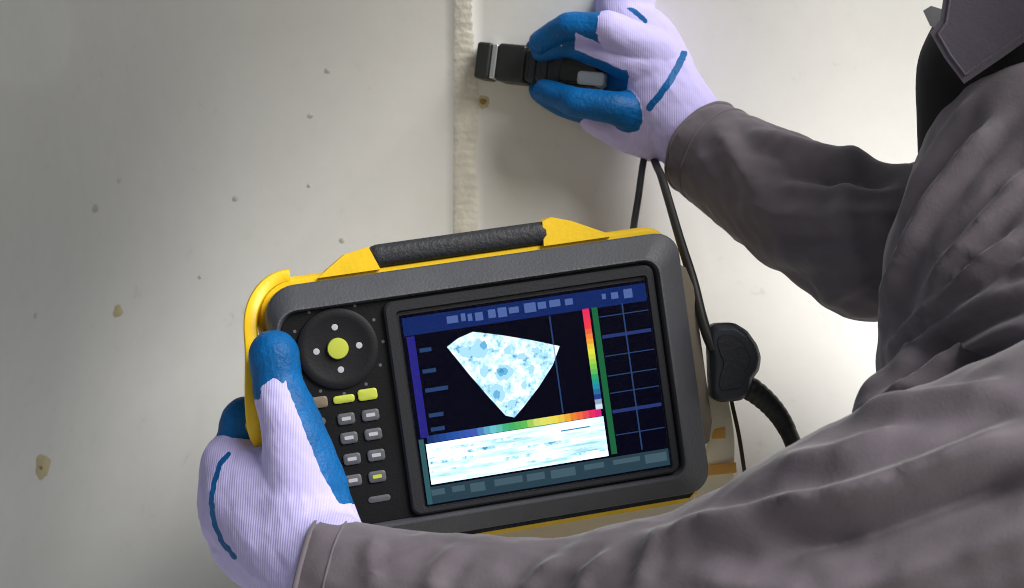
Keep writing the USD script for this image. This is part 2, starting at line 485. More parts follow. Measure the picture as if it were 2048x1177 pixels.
# ------------------------------------------------------------------ the ultrasonic tester, in its own frame: x right, y away, z up
DC = 1.205                       # distance of the middle of its front
S = F / DC
c0 = P(960, 770, DC)
yaw, pitch, roll = math.radians(-9.0), math.radians(2.0), math.radians(-8.3)
Ry = trimesh.transformations.rotation_matrix(roll, [0, 1, 0])
Rz = trimesh.transformations.rotation_matrix(-yaw, [0, 0, 1])
Rx = trimesh.transformations.rotation_matrix(pitch, [1, 0, 0])
# the roll is seen about the line of sight
D = trimesh.transformations.translation_matrix(c0) @ Ry @ Rz @ Rx
tester = Thing('ultrasonic_tester', 'yellow and dark grey handheld ultrasonic tester with lit colour screen, gripped by the lower glove', 'tester', matrix=D)


def L(u, v):
    return np.array([u / S, -v / S])


def rr(u0, u1, v0, v1, r, k=8):
    """rounded rectangle from picture like u (right), v (down) pixels."""
    r = np.asarray([r] * 4 if np.ndim(r) == 0 else r, float) / S
    return round_rect(u0 / S, u1 / S, -v1 / S, -v0 / S, r, k)


R4 = (52, 48, 48, 66)
tester.part('bezel', loft([
    (rr(-396, 440, -244, 282, R4), 0.036), (rr(-402, 446, -250, 288, R4), 0.030), (rr(-402, 446, -250, 288, R4), 0.004),
    (rr(-399, 443, -246, 285, R4), 0.0005),
    (rr(-384, 392, -205, 246, (44, 34, 34, 44)), -0.0135), (rr(-381, 388, -201, 242, (42, 31, 31, 42)), -0.0137),
    (rr(-379, 386, -199, 240, (40, 30, 30, 40)), -0.0125), (rr(-377, 384, -197, 238, (40, 30, 30, 40)), -0.0060)]), M['bezel'], 25)
tester.part('front_panel', loft([(rr(-376, 383, -196, 237, (39, 29, 29, 39)), -0.0058), (rr(-376, 383, -196, 237, (39, 29, 29, 39)), -0.0066), (rr(-374, 381, -194, 235, (38, 28, 28, 38)), -0.0070)]), M['panel'], 25)
shell = loft([
    (rr(-385, 430, -240, 300, (60, 60, 60, 70)), 0.082), (rr(-414, 450, -262, 318, R4), 0.070), (rr(-418, 456, -266, 326, (60, 56, 56, 74)), 0.056),
    (rr(-418, 455, -265, 322, (60, 56, 56, 74)), 0.040), (rr(-408, 448, -257, 298, R4), 0.0335)])
tester.part('shell', shell, M['yellow'], 25, label='yellow plastic rear shell')
tester.part('side_bumper', prism([tuple(L(u, v)) for u, v in ((434, -190), (460, -172), (471, -130), (471, 150), (460, 190), (434, 205))], 0.008, 0.062, 0.002)[0], M['taupe'], 25, label='taupe side bumper on the right')
tester.part('base_bumper', prism([tuple(L(u, v)) for u, v in ((-350, 284), (420, 284), (416, 292), (405, 301), (-335, 301), (-345, 292))], 0.012, 0.058, 0.002)[0], M['grip'], 25)
# display: a raised frame, the lit picture, the glass
fr = loft([(rr(-172, 376, -191, 234, 18), -0.0071), (rr(-172, 376, -191, 234, 18), -0.0108), (rr(-168, 372, -187, 230, 16), -0.0122),
           (rr(-150, 364 - 2, -171, 224, 8), -0.0122), (rr(-147, 362 - 2, -168, 222, 7), -0.0084)], True, True)
disp = tester.part('display_frame', fr, M['frame'], 25)


def spos(px, py):
    """photograph pixel of the front to (u, v)."""
    a = math.radians(8.3)
    dx, dy = px - 960, py - 770
    return dx * math.cos(a) - dy * math.sin(a), dx * math.sin(a) + dy * math.cos(a)


def sheet(poly, y):
    pg = Polygon(poly)
    v, f_ = trimesh.creation.triangulate_polygon(pg, engine='earcut')
    t = trimesh.Trimesh(np.stack([v[:, 0] / S, np.full(len(v), y), -v[:, 1] / S], 1), f_, process=False)
    if t.face_normals[0, 1] > 0:
        t.invert()
    return t


def rect(sx0, sx1, sy0, sy1, y):
    """a rectangle of the display, measured from its top left corner in photograph pixels."""
    return sheet([(-143 + sx0, -161 + sy0), (-143 + sx1, -161 + sy0), (-143 + sx1, -161 + sy1), (-143 + sx0, -161 + sy1)], y)


E = 0.36                          # screen brightness
Y0 = -0.0093
glows = {k: glow('screen_' + k, c, E) for k, c in dict(
    black=(0.002, 0.002, 0.008), navy=(0.006, 0.012, 0.05), blue=(0.03, 0.10, 0.55), indigo=(0.020, 0.018, 0.20), pale=(0.075, 0.125, 0.33), dim=(0.02, 0.05, 0.14),
    green=(0.012, 0.12, 0.045), teal=(0.022, 0.050, 0.070), slate=(0.055, 0.10, 0.13), line=(0.02, 0.036, 0.15),
    red=(0.72, 0.025, 0.10), orange=(0.80, 0.20, 0.03), yellow=(0.72, 0.70, 0.06), lime=(0.33, 0.62, 0.05), leaf=(0.03, 0.38, 0.10), cyan=(0.02, 0.26, 0.42), deep=(0.02, 0.04, 0.30), white=(0.75, 0.95, 1.0), echo=(0.42, 0.76, 0.97), header=(0.007, 0.020, 0.115), edge=(0.03, 0.10, 0.115), mid=(0.15, 0.45, 0.72)).items()}
for nm, sc, ramp in (('sector', (160, 160, 160), [(0.30, (0.05, 0.24, 0.50)), (0.42, (0.42, 0.80, 1.0)), (0.52, (0.80, 1.05, 1.2)), (0.68, (1.25, 1.3, 1.3))]),
                     ('strip', (22, 22, 230), [(0.28, (0.25, 0.58, 0.68)), (0.42, (0.66, 1.0, 1.1)), (0.58, (1.15, 1.25, 1.3)), (0.70, (1.3, 1.2, 1.2))])):
    glows[nm] = usdkit.material(stage, f'/World/Looks/screen_{nm}', {
        'tc': ('texture_coordinate', {}), 'mp': ('mapping', {'scale': sc}), 'n': ('noise_texture', {'scale': 1.0, 'detail': 4.0, 'roughness': 0.65}),
        'r': ('rgb_ramp', {'ramp': ramp}), 'e': ('emission', {'strength': E})},
        [('tc.object', 'mp.vector'), ('mp.vector', 'n.vector'), ('n.fac', 'r.fac'), ('r.color', 'e.color')], surface='e.emission')
st = 0.0003
scr = tester.part('screen', rect(0, 505, 0, 381, Y0), glows['black'], False, label='lit screen showing a white fan shaped scan')


def on_screen(name, mesh, g_):
    tester.part(name, mesh, glows[g_], False, parent=scr)


on_screen('screen_edge', rect(3, 13, 248, 378, Y0 - 2 * st), 'edge')
on_screen('header_bar', rect(4, 500, 6, 42, Y0 - st), 'header')
on_screen('side_bar', rect(8, 24, 44, 246, Y0 - st), 'indigo')
rng = np.random.default_rng(5)
x = 92
while x < 480:                    # the header's illegible figures, as short bars
    w = float(rng.uniform(8, 26))
    if not 340 < x < 395:
        on_screen('header_figure', rect(x, x + w, 12 + float(rng.uniform(0, 4)), 26 + float(rng.uniform(0, 7)), Y0 - 2 * st), 'pale')
    x += w + float(rng.uniform(4, 12))
fan = [spos(*p) for p in ((890, 693), (912, 676), (942, 663), (1000, 670), (1060, 680), (1117, 692), (1103, 730), (1076, 772), (1045, 812), (1026, 834), (1008, 830), (975, 794), (935, 748))]
on_screen('sector_scan', sheet(fan, Y0 - st), 'sector')
for cx, cy, rx_, ry_, g_ in ((1004, 745, 18, 16, 'echo'), (1000, 742, 10, 9, 'mid'), (999, 742, 5, 5, 'cyan'), (955, 700, 16, 20, 'echo'), (962, 690, 8, 8, 'mid'), (992, 784, 15, 17, 'echo'), (990, 788, 7, 9, 'mid'), (926, 704, 14, 10, 'echo'),
                              (1040, 712, 10, 7, 'echo'), (1060, 738, 7, 9, 'echo'), (1012, 700, 8, 8, 'echo'), (1068, 700, 9, 6, 'echo'), (1020, 806, 8, 9, 'echo'), (965, 742, 9, 11, 'echo'), (1045, 770, 6, 8, 'echo')):
    an = np.linspace(0, 2 * np.pi, 16, endpoint=False)
    wob_ = 0.75 + 0.5 * rng.random(16)
    on_screen('echo_spot', sheet([spos(cx + rx_ * w_ * math.cos(t_), cy + ry_ * w_ * math.sin(t_)) for t_, w_ in zip(an, wob_)], Y0 - (2 if g_ == 'echo' else 3) * st), g_)


def colour_bar(name, stops, n, place):
    """a colour scale: n thin steps between the given colours."""
    at, cs = np.array([q[0] for q in stops], float), np.array([q[1] for q in stops], float)
    for i in range(n):
        c = [float(np.interp((i + 0.5) / n, at, cs[:, k])) for k in range(3)]
        m_ = glow(f'{name}_{i}', c, E)
        tester.part('colour_step', place(i / n, (i + 1) / n), m_, False, parent=scr)


colour_bar('upright_scale', [(0, (0.80, 0.02, 0.12)), (0.2, (0.80, 0.05, 0.06)), (0.32, (0.85, 0.35, 0.04)), (0.42, (0.75, 0.75, 0.06)), (0.55, (0.25, 0.6, 0.06)), (0.68, (0.02, 0.36, 0.14)), (0.78, (0.02, 0.24, 0.40)), (0.88, (0.02, 0.04, 0.22)), (0.93, (0.3, 0.4, 0.55)), (1, (0.8, 0.95, 1.0))], 20,
           lambda a_, b_: rect(365, 379, 40 + a_ * 204, 40 + b_ * 204, Y0 - st))
colour_bar('level_scale', [(0, (0.01, 0.03, 0.14)), (0.15, (0.02, 0.08, 0.34)), (0.28, (0.05, 0.10, 0.45)), (0.38, (0.15, 0.55, 0.62)), (0.46, (0.04, 0.40, 0.14)), (0.56, (0.12, 0.48, 0.08)), (0.64, (0.70, 0.74, 0.16)), (0.74, (0.80, 0.66, 0.08)), (0.84, (0.80, 0.22, 0.03)), (0.93, (0.80, 0.03, 0.10)), (1, (0.62, 0.01, 0.20))], 28,
           lambda a_, b_: rect(20 + a_ * 355, 20 + b_ * 355, 243, 258, Y0 - st))
on_screen('strip_scan', rect(16, 378, 259, 340, Y0 - st), 'strip')
for yy in (272, 284, 296, 312, 324):
    x = 20.0
    while x < 330:
        w = float(rng.uniform(40, 120))
        on_screen('scan_line', rect(x, min(x + w, 374), yy + float(rng.uniform(-3, 3)), yy + 4.5, Y0 - 2 * st), 'cyan' if rng.random() < 0.12 else 'sector')
        x += w + float(rng.uniform(30, 110))
on_screen('green_scale', rect(384, 396, 40, 338, Y0 - st), 'green')
for yy in (98, 250):
    on_screen('grid_line', rect(398, 500, yy, yy + 7, Y0 - st), 'line')
for yy in (60, 140, 180, 215, 300):
    on_screen('grid_line', rect(398, 500, yy, yy + 2, Y0 - st), 'dim')
on_screen('grid_line', rect(446, 449, 40, 338, Y0 - 2 * st), 'dim')
on_screen('grid_line', rect(296, 299, 44, 240, Y0 - st), 'dim')
for yy in (70, 112, 150, 200, 228):
    on_screen('axis_figure', rect(30, 30 + float(rng.uniform(22, 46)), yy, yy + 8, Y0 - 2 * st), 'dim')
on_screen('menu_bar', rect(4, 501, 344, 378, Y0 - st), 'teal')
x = 14.0
while x < 480:
    w = float(rng.uniform(24, 60))
    on_screen('menu_field', rect(x, min(x + w, 496), 350, 358 + float(rng.uniform(0, 12)), Y0 - 2 * st), 'slate')
    x += w + float(rng.uniform(8, 20))
tester.part('glass', loft([(rr(-146, 359, -167, 221, 5), -0.0104), (rr(-146, 359, -167, 221, 5), -0.0111)]), M['glass'], False)


def key(name, u, v, w, h, mat, proud=0.0022, r=6, label=None):
    return tester.part(name, loft([(rr(u - w / 2, u + w / 2, v - h / 2, v + h / 2, r, 4), -0.0069), (rr(u - w / 2, u + w / 2, v - h / 2, v + h / 2, r, 4), -0.0070 - proud * 0.7),
                                   (rr(u - w / 2 + 3, u + w / 2 - 3, v - h / 2 + 3, v + h / 2 - 3, r * 0.6, 4), -0.0070 - proud)]), mat, 30, label=label)


def disc(u, v, r0, y0, y1, dome=0.0, r1=None, k=36):
    o = lambda r: np.array([(u / S + r / S * math.cos(a), -v / S + r / S * math.sin(a)) for a in np.linspace(0, 2 * np.pi, k, endpoint=False)])
    r1 = r1 or r0
    return loft([(o(r0), y0), (o(r1), y1 + dome), (o(r1 * 0.93), y1 + dome * 0.3), (o(r1 * 0.6), y1)])


# navigation wheel
du, dv = -271, -115
o = lambda r: np.array([(du / S + r / S * math.cos(a), -dv / S + r / S * math.sin(a)) for a in np.linspace(0, 2 * np.pi, 48, endpoint=False)])
wheel = tester.part('wheel', loft([(o(80), -0.0068), (o(79), -0.0094), (o(73), -0.0106), (o(62), -0.0106), (o(54), -0.0090), (o(30), -0.0086)]), M['wheel'], 40)
tester.part('centre_button', disc(du, dv, 21, -0.0085, -0.0122, 0.001), M['lime'], 40, parent=wheel, label='lime green button in the middle of the wheel')
for a in range(4):
    an = math.pi / 2 * a
    uu, vv = du + 42 * math.cos(an), dv + 42 * math.sin(an)
    tester.part('arrow_mark', disc(uu, vv, 6.5, -0.0086, -0.0093, 0.0002, k=12), M['mark'], 30, parent=wheel)
for an in np.linspace(0, 2 * np.pi, 12, endpoint=False):
    tester.part('tick_mark', disc(du + 90 * math.cos(an), dv + 90 * math.sin(an), 3.4, -0.0069, -0.0073, 0.0001, k=10), M['key'], 30)
key('lime_key', -273, -15, 42, 15, M['lime'])
key('lime_key', -226, -17, 38, 22, M['lime'])
key('brown_key', -322, -16, 34, 22, M['brownkey'], label='small brown key left of the lime keys')
for row, vv in enumerate((24, 62, 104, 146)):
    for col, uu in enumerate((-274, -226)):
        k_ = key('key', uu - (0 if row < 3 else 4), vv, 34, 22, M['key'])
        tester.part('key_print', loft([(rr(uu - 9 - (0 if row < 3 else 4), uu + 9 - (0 if row < 3 else 4), vv - 4, vv + 3, 2, 3), -0.0091), (rr(uu - 9 - (0 if row < 3 else 4), uu + 9 - (0 if row < 3 else 4), vv - 4, vv + 3, 2, 3), -0.0094)]), M['lime'] if (row, col) == (3, 1) else M['mark'], 30, parent=k_)
key('key', -232, 190, 44, 12, M['key'], 0.001)
tester.part('status_lamp', disc(-322, 22, 8, -0.0069, -0.0082, 0.0004, k=14), M['key'])
# the carrying handle
tester.part('handle_grip', rounded_box(-176 / S, 200 / S, 0.028, 0.060, 260 / S, 307 / S, 0.0068), M['grip'], 40, label='black rubber carrying handle')
for pts in (((-285, -256), (-262, -272), (-225, -296), (-176, -304), (-158, -256)), ((182, -256), (186, -307), (205, -313), (245, -300), (310, -268), (325, -256))):
    tester.part('handle_mount', prism([tuple(L(*p)) for p in pts], 0.026, 0.062, 0.003)[0], M['yellow'], 25)
# the yellow hand strap down the left side
sp = [np.array([u / S, y, -v / S]) for u, v, y in ((-340, -268, 0.045), (-388, -256, 0.043), (-422, -215, 0.036), (-436, -135, 0.018), (-450, -35, -0.001), (-452, 18, -0.003), (-444, 40, 0.012), (-420, 130, 0.035), (-400, 210, 0.05))]
tester.part('hand_strap', tube(sp, 0.0052, 16, flat=([0, 1, 0], 0.012), n=60), M['yellow'], 40, label='yellow hand strap down the left side')
# right hand side: latch, cable port and carry strap
tester.part('latch', rounded_box(440 / S, 492 / S, 0.03, 0.037, 79 / S, 87 / S, 0.0012), M['taupe'], 40)


def strap_at(u, v, y):
    return np.array([(u + 34) / S, y, -v / S])


mid = [(478, 104, 0.044), (480, 150, 0.043), (474, 215, 0.044), (456, 285, 0.048), (444, 370, 0.055)]
half = np.array([24, 28, 36, 46, 46.0]) / S
web = tester.part('carry_strap', tube([strap_at(*p) for p in mid], 0.0010, 12, flat=([1.0, 0.15, 0.0], half), n=40), M['strap'], 40, label='cream carry strap with orange bands and dark edges hanging at the right side')
for i, (a_, b_) in enumerate((((436, 186, 0.0425), (486, 191, 0.0425)), ((412, 262, 0.0435), (500, 268, 0.0435)))):
    tester.part('orange_band', tube([strap_at(*a_), strap_at(*b_)], 0.0014, 10, flat=([0, 0, 1.0], 0.0042), spline=False), M['orange'], 40, parent=web)
ep = [(447, 150, 0.042), (450, 118, 0.041), (455, 102, 0.041), (480, 99, 0.041), (504, 102, 0.041), (508, 120, 0.041), (513, 180, 0.041), (517, 250, 0.043), (520, 300, 0.046)]
tester.part('strap_edge', tube([strap_at(*p) for p in ep], 0.0017, 8, n=60), M['strapedge'], 40, parent=web)

# ------------------------------------------------------------------ plug and cables
plug = Thing('cable_plug', 'dark slate plug with a thick black cable, on the right side of the tester', 'plug', P(1475, 730, 1.24))
pd = 1.235
outline = [(1418, 648), (1470, 646), (1496, 662), (1516, 690), (1524, 715), (1520, 742), (1506, 760), (1502, 784), (1486, 802), (1440, 806), (1424, 800)]
c1 = P(0, 0, pd)
pp = Polygon([(P(x, y, pd)[0], P(x, y, pd)[2]) for x, y in outline]).buffer(-0.008).buffer(0.008)
rings = []
from shapely.geometry import LineString


def ring(pg, n=60):
    r_ = pg.exterior
    cs = np.array([r_.interpolate(t, normalized=True).coords[0] for t in np.linspace(0, 1, n, endpoint=False)])
    return cs


def at_inset(base, dist):
    """the outline drawn in towards its middle, with matching points."""
    c = base.mean(0); d = np.linalg.norm(base - c, axis=1, keepdims=True)
    return c + (base - c) * np.maximum(d - dist, 0.002) / d


base = ring(pp)
plug.part('plug_body', loft([(at_inset(base, 0.006), pd - 0.002), (at_inset(base, 0.003), pd - 0.0005), (base, pd + 0.004), (base, pd + 0.026), (at_inset(base, 0.004), pd + 0.031)]), M['plug'], 35)
plug.part('cap_ridge', loft([(at_inset(base, 0.010), pd - 0.0032), (at_inset(base, 0.009), pd - 0.0015)]), M['grip'], 35)
bend = [P(1490, 772, 1.250), P(1520, 792, 1.250), P(1550, 822, 1.248), P(1575, 862, 1.240), P(1592, 905, 1.225), P(1600, 980, 1.20), P(1590, 1080, 1.18)]
plug.part('cable_boot', tube(bend[:4], [x_ for k_ in range(9) for x_ in (0.0096 - 0.0003 * k_, 0.0095 - 0.0003 * k_, 0.0089 - 0.00025 * k_)], 16, n=108), M['cable'], 40)
plug.part('cable', tube(bend, 0.0066, 14), M['cable'], 40)
c_ = [P(1292, 300, 1.415), P(1285, 335, 1.395), P(1276, 400, 1.36), P(1268, 450, 1.33), P(1262, 490, 1.30), P(1240, 560, 1.285), P(1200, 640, 1.283)]
solid('signal_cable', tube(c_, 0.0030, 12, n=60), M['cable'], 40, label='thin black cable from the upper glove down behind the tester top, left of the two', category='cable')
c_ = [P(1290, 262, 1.415), P(1308, 318, 1.40), P(1325, 360, 1.32), P(1345, 428, 1.285), P(1368, 505, 1.262), P(1388, 570, 1.248), P(1408, 650, 1.240), P(1428, 700, 1.238)]
solid('power_cable', tube(c_, [0.0034, 0.0034, 0.0036, 0.0044], 12, n=60), M['cable'], 40, label='thicker black cable from the upper glove down the right edge of the tester', category='cable')

# ------------------------------------------------------------------ the probe
tip = P(962, 124, 1.447); end = P(1245, 150, 1.408)
ax = (end - tip) / np.linalg.norm(end - tip)
side = np.cross(ax, [0, 0, 1.0]); side /= np.linalg.norm(side); upv = np.cross(side, ax)
PM = np.eye(4); PM[:3, 0] = ax; PM[:3, 1] = -side; PM[:3, 2] = -upv if upv[2] < 0 else upv; PM[:3, 3] = tip
if np.linalg.det(PM[:3, :3]) < 0:
    PM[:3, 1] *= -1
probe = Thing('hand_probe', 'small black probe with a bare metal ring, held to the wall by the upper glove', 'probe', matrix=PM)


def barrel(x0, x1, hy, hz, r=0.003):
    return rounded_box(x0, x1, -hy, hy, -hz, hz, r)


probe.part('wear_foot', barrel(0, 0.0135, 0.016, 0.0160, 0.0025), M['probe'], 40)
probe.part('metal_ring', barrel(0.0137, 0.0192, 0.0145, 0.0150, 0.0012), M['steel'], 40)
probe.part('body', barrel(0.0194, 0.046, 0.0158, 0.0165, 0.003), M['probe'], 40)
for i in range(3):
    probe.part('grip_rib', barrel(0.049 + i * 0.011, 0.056 + i * 0.011, 0.0150, 0.0155, 0.002), M['grip'], 40)
probe.part('core', barrel(0.040, 0.112, 0.0132, 0.0138, 0.004), M['probe'], 40)
probe.part('end_cap', rounded_box(0.094, 0.119, -0.0155, 0.0155, -0.0130, -0.0010, 0.003), M['whitecap'], 40, label='pale end cap showing inside the curled glove')

# ------------------------------------------------------------------ the person
BASE = np.array([0.45, 1.10, 0.0])
person = Thing('person', 'worker in a grey coverall and white and blue gloves holding the tester and a probe', 'person', BASE)

# head and neck (above the picture)
H = np.array([0.490, 1.05, CAM_Z + 0.375])
fwd = np.array([-0.92, 0.30, -0.25]); fwd /= np.linalg.norm(fwd)
lft = np.cross([0, 0, 1.0], fwd); lft /= np.linalg.norm(lft); hup = np.cross(fwd, lft)
hp = lambda a, b_, c: H + fwd * a + lft * b_ + hup * c
face = [[(hp(0, 0, 0.03), 0.078), (hp(-0.03, 0, 0.025), 0.080)], [(hp(0.0, 0, 0.01), 0.072), (hp(0.045, 0, -0.075), 0.036)], [(hp(0.068, 0, 0.02), 0.010), (hp(0.092, 0, -0.015), 0.011)],
        [(hp(0.07, 0, -0.055), 0.014), (hp(0.072, 0, -0.05), 0.013)], [(hp(0.0, 0.075, 0.0), 0.014), (hp(-0.012, 0.080, -0.03), 0.011)], [(hp(0.0, -0.075, 0.0), 0.014), (hp(-0.012, -0.080, -0.03), 0.011)],
        [(hp(0.060, 0.032, 0.035), 0.014), (hp(0.062, -0.032, 0.035), 0.014)], [(hp(-0.02, 0, -0.03), 0.055), (np.array([0.42, 1.09, CAM_Z + 0.15]), 0.058)]]
body = person.part('body', bones(face, 0.008, 4), M['skin'], True)
hair = bones([[(hp(-0.012, 0, 0.045), 0.083), (hp(-0.045, 0, 0.02), 0.078)]], 0.008, 2, cuts=[(hp(0.045, 0, 0), fwd)])
person.part('hair', hair, M['hair'], True)
for s_ in (-1, 1):
    person.part('eye', bones([[(hp(0.0685, 0.031 * s_, 0.018), 0.0095), (hp(0.0686, 0.031 * s_, 0.018), 0.0095)]], 0.01, 0), M['mark'], True)

# torso and legs
T = lambda px, py, d: P(px, py, d)
torso = [
    [(T(1788, 822, 1.045), 0.026), (T(1960, 800, 1.03), 0.042), (T(2120, 900, 1.08), 0.10)],
    [(T(2130, 600, 1.10), 0.125), (T(2120, 900, 1.10), 0.122), (T(2360, 680, 1.02), 0.09), (T(2360, 900, 1.02), 0.09)],
    [(T(2130, 600, 1.10), 0.125), (T(2150, 380, 1.12), 0.108), (T(2360, 760, 0.97), 0.085), (T(2340, 520, 1.22), 0.075), (T(2360, 680, 1.02), 0.09)],
    [(T(2120, 900, 1.10), 0.122), (T(2360, 900, 1.00), 0.10), (np.array([0.40, 1.10, 0.98]), 0.130), (np.array([0.48, 1.12, 0.98]), 0.125)],
    [(np.array([0.44, 1.02, 0.93]), 0.098), (np.array([0.45, 1.00, 0.52]), 0.068)], [(np.array([0.45, 1.00, 0.52]), 0.068), (np.array([0.48, 1.00, 0.10]), 0.058)],
    [(np.array([0.44, 1.20, 0.93]), 0.098), (np.array([0.43, 1.22, 0.52]), 0.068)], [(np.array([0.43, 1.22, 0.52]), 0.068), (np.array([0.46, 1.22, 0.10]), 0.058)]]
tm = bones(torso, 0.0048, 10)
TF = [
    ([(1765, 720), (1840, 640), (1930, 560), (2060, 450)], 15, 0.013),
    ([(1770, 650), (1800, 540), (1850, 430), (1930, 320), (2010, 230)], 14, 0.013),
    ([(1830, 620), (1900, 520), (1980, 430), (2070, 330)], 13, 0.012),
    ([(1770, 760), (1880, 660), (1990, 600), (2080, 560)], 15, 0.012),
    ([(1765, 800), (1890, 730), (2000, 670), (2090, 640)], 17, 0.013),
    ([(1700, 840), (1800, 790), (1930, 770), (2080, 740)], 16, 0.007),
    ([(1790, 480), (1830, 380), (1890, 270), (1960, 180)], 12, 0.007),
    ([(1860, 640), (1950, 600), (2080, 500)], 12, 0.007)]
tm = folds(tm, TF, 0.0035, (16, 16, 10), 3)
person.part('coverall', tm, M['coverall'], True)
person.part('undershirt', bones([[(T(1992, 150, 1.15), 0.056), (T(2010, 340, 1.15), 0.060), (T(2130, 200, 1.15), 0.075)], [(T(1992, 150, 1.15), 0.056), (T(2080, 60, 1.12), 0.066)]], 0.007, 4), M['black'], True)

# collar
def flap(poly, depth, thick=0.005):
    """a thick cloth flap: an outline in picture pixels set on the depth given by a function of (px, py)."""
    pg = Polygon(poly).buffer(6).buffer(-6)
    xs0, ys0, xs1, ys1 = pg.bounds
    v, f_ = trimesh.creation.triangulate_polygon(pg.segmentize(14), engine='earcut')
    t2 = trimesh.Trimesh(np.c_[v, np.zeros(len(v))], f_, process=True)
    vv, ff = trimesh.remesh.subdivide_to_size(t2.vertices, t2.faces, 18)
    t2 = trimesh.Trimesh(vv, ff, process=True); t2.merge_vertices()
    vv, ff = np.array(t2.vertices)[:, :2], np.array(t2.faces)
    d = np.array([depth(a_, b_) for a_, b_ in vv])
    top = np.array([P(a_, b_, q) for (a_, b_), q in zip(vv, d)])
    bot = np.array([P(a_, b_, q + thick) for (a_, b_), q in zip(vv, d)])
    e = t2.edges_sorted; u_, cnt = np.unique(e, axis=0, return_counts=True)
    bd = {tuple(x) for x in u_[cnt == 1]}
    n = len(vv); fs = [list(x) for x in ff] + [[n + x[0], n + x[2], n + x[1]] for x in ff]
    for x in ff:
        for a_, b_ in ((x[0], x[1]), (x[1], x[2]), (x[2], x[0])):
            if tuple(sorted((a_, b_))) in bd:
                fs += [[a_, n + a_, b_], [b_, n + a_, n + b_]]
    t = trimesh.Trimesh(np.vstack([top, bot]), fs, process=False)
    t.fix_normals()
    return t


col = [(1860, 66), (1880, 40), (1886, 0), (1880, -90), (1960, -170), (2150, -150), (2190, 20), (2080, 62), (2010, 112), (1928, 168), (1890, 118)]
cm = flap(col, lambda a_, b_: 1.055 - 0.00016 * (a_ - 1900) + 0.018 * math.sin((a_ - 1850) / 120.0) * 0.5 + 0.00004 * (b_ - 60), 0.008)
person.part('collar', cm, M['collar'], 40)
cdepth = lambda a_, b_: 1.055 - 0.00016 * (a_ - 1900) + 0.018 * math.sin((a_ - 1850) / 120.0) * 0.5 + 0.00004 * (b_ - 60)
inn = np.array(Polygon(col).buffer(6).buffer(-6).buffer(-13).segmentize(12).exterior.coords)
person.part('collar_seam', tube([P(a_, b_, cdepth(a_, b_) - 0.0002) for a_, b_ in inn], 0.0009, 6, spline=False), M['collar'], True)
person.part('collar', flap([(1846, 22), (1862, 12), (1888, 20), (1896, 60), (1878, 62), (1860, 52)], lambda a_, b_: 1.09 + 0.0002 * (a_ - 1850), 0.006), M['key'], 40, label='small dark tab at the tip of the collar')
# far sleeve
fs = bones(chain([(P(2190, 440, 1.23), 0.070), (P(1740, 494, 1.235), 0.0575)]) + chain([(P(1740, 494, 1.235), 0.0575), (P(1580, 402, 1.30), 0.0525), (P(1440, 318, 1.368), 0.0425), (P(1330, 250, 1.41), 0.040)]), 0.005, 10,
           cuts=[(P(1392, 312, 1.385), P(1335, 275, 1.413) - P(1440, 335, 1.368))])
fs = folds(fs, [([(1500, 262), (1580, 292), (1680, 318), (1800, 330)], 17, 0.009), ([(1540, 345), (1640, 352), (1800, 362)], 15, -0.008), ([(1440, 260), (1480, 330), (1530, 400)], 20, 0.005), ([(1470, 400), (1560, 430), (1680, 440), (1800, 430)], 26, 0.006),
                ([(1540, 500), (1640, 520), (1780, 490)], 24, 0.006), ([(1640, 610), (1700, 570), (1790, 530)], 16, 0.006), ([(1700, 300), (1690, 400), (1720, 560)], 22, 0.004)], 0.0032, (22, 22, 22), 11)
person.part('sleeve', fs, M['coverall'], True)

# near sleeve
W0, W1 = P(655, 1152, 1.10), P(590, 1110, 1.12)
ns = bones(chain([(P(2400, 850, 0.95), 0.085), (P(1800, 1050, 0.955), 0.071), (P(1450, 1226, 0.975), 0.066)]) + chain([(P(1450, 1226, 0.975), 0.066), (P(1150, 1244, 1.03), 0.0515), (P(800, 1203, 1.08), 0.0455), (P(655, 1162, 1.11), 0.0420), (P(560, 1130, 1.13), 0.040)]), 0.005, 10,
           cuts=[(P(612, 1140, 1.115), np.array([-0.95, 0.10, 0.16]))])
NF = [
    ([(1380, 1050), (1480, 1042), (1600, 1024), (1720, 994), (1850, 950), (1960, 905), (2080, 850)], 26, 0.019),
    ([(1500, 1098), (1620, 1100), (1740, 1075), (1880, 1025), (1990, 985), (2090, 940)], 42, -0.026),
    ([(1290, 1100), (1400, 1060), (1560, 1090), (1700, 1150)], 26, 0.010),
    ([(1700, 830), (1780, 810), (1880, 800), (2040, 780)], 20, 0.009),
    ([(1560, 930), (1680, 905), (1800, 850)], 18, 0.007),
    ([(1330, 1050), (1300, 1110), (1270, 1177)], 14, 0.006),
    ([(1130, 1120), (1080, 1150), (1040, 1190)], 15, 0.006),
    ([(1230, 1110), (1180, 1150), (1150, 1200)], 15, 0.006),
    ([(930, 1090), (880, 1130), (860, 1190)], 16, 0.005),
    ([(760, 1060), (740, 1110), (750, 1190)], 15, 0.004),
    ([(1360, 1150), (1500, 1180), (1700, 1200)], 30, 0.006)]
ns = folds(ns, NF, 0.0030, (18, 18, 18), 21)
person.part('sleeve', ns, M['coverall'], True)


def hem(t, p, n, inset, r):
    n = np.asarray(n, float) / np.linalg.norm(n)
    q = trimesh.intersections.mesh_plane(t, n, np.asarray(p) - n * inset)
    path = trimesh.load_path(q)
    loop = max(path.discrete, key=len)
    c = loop[:-1]
    m_ = np.array([np.interp(np.linspace(0, len(c), 121), np.arange(len(c) + 1), np.r_[c[:, k], c[:1, k]]) for k in range(3)]).T
    for _ in range(6):
        m_[:-1] = 0.5 * m_[:-1] + 0.25 * (np.roll(m_[:-1], 1, 0) + np.roll(m_[:-1], -1, 0)); m_[-1] = m_[0]
    return tube(m_, r, 8, spline=False)


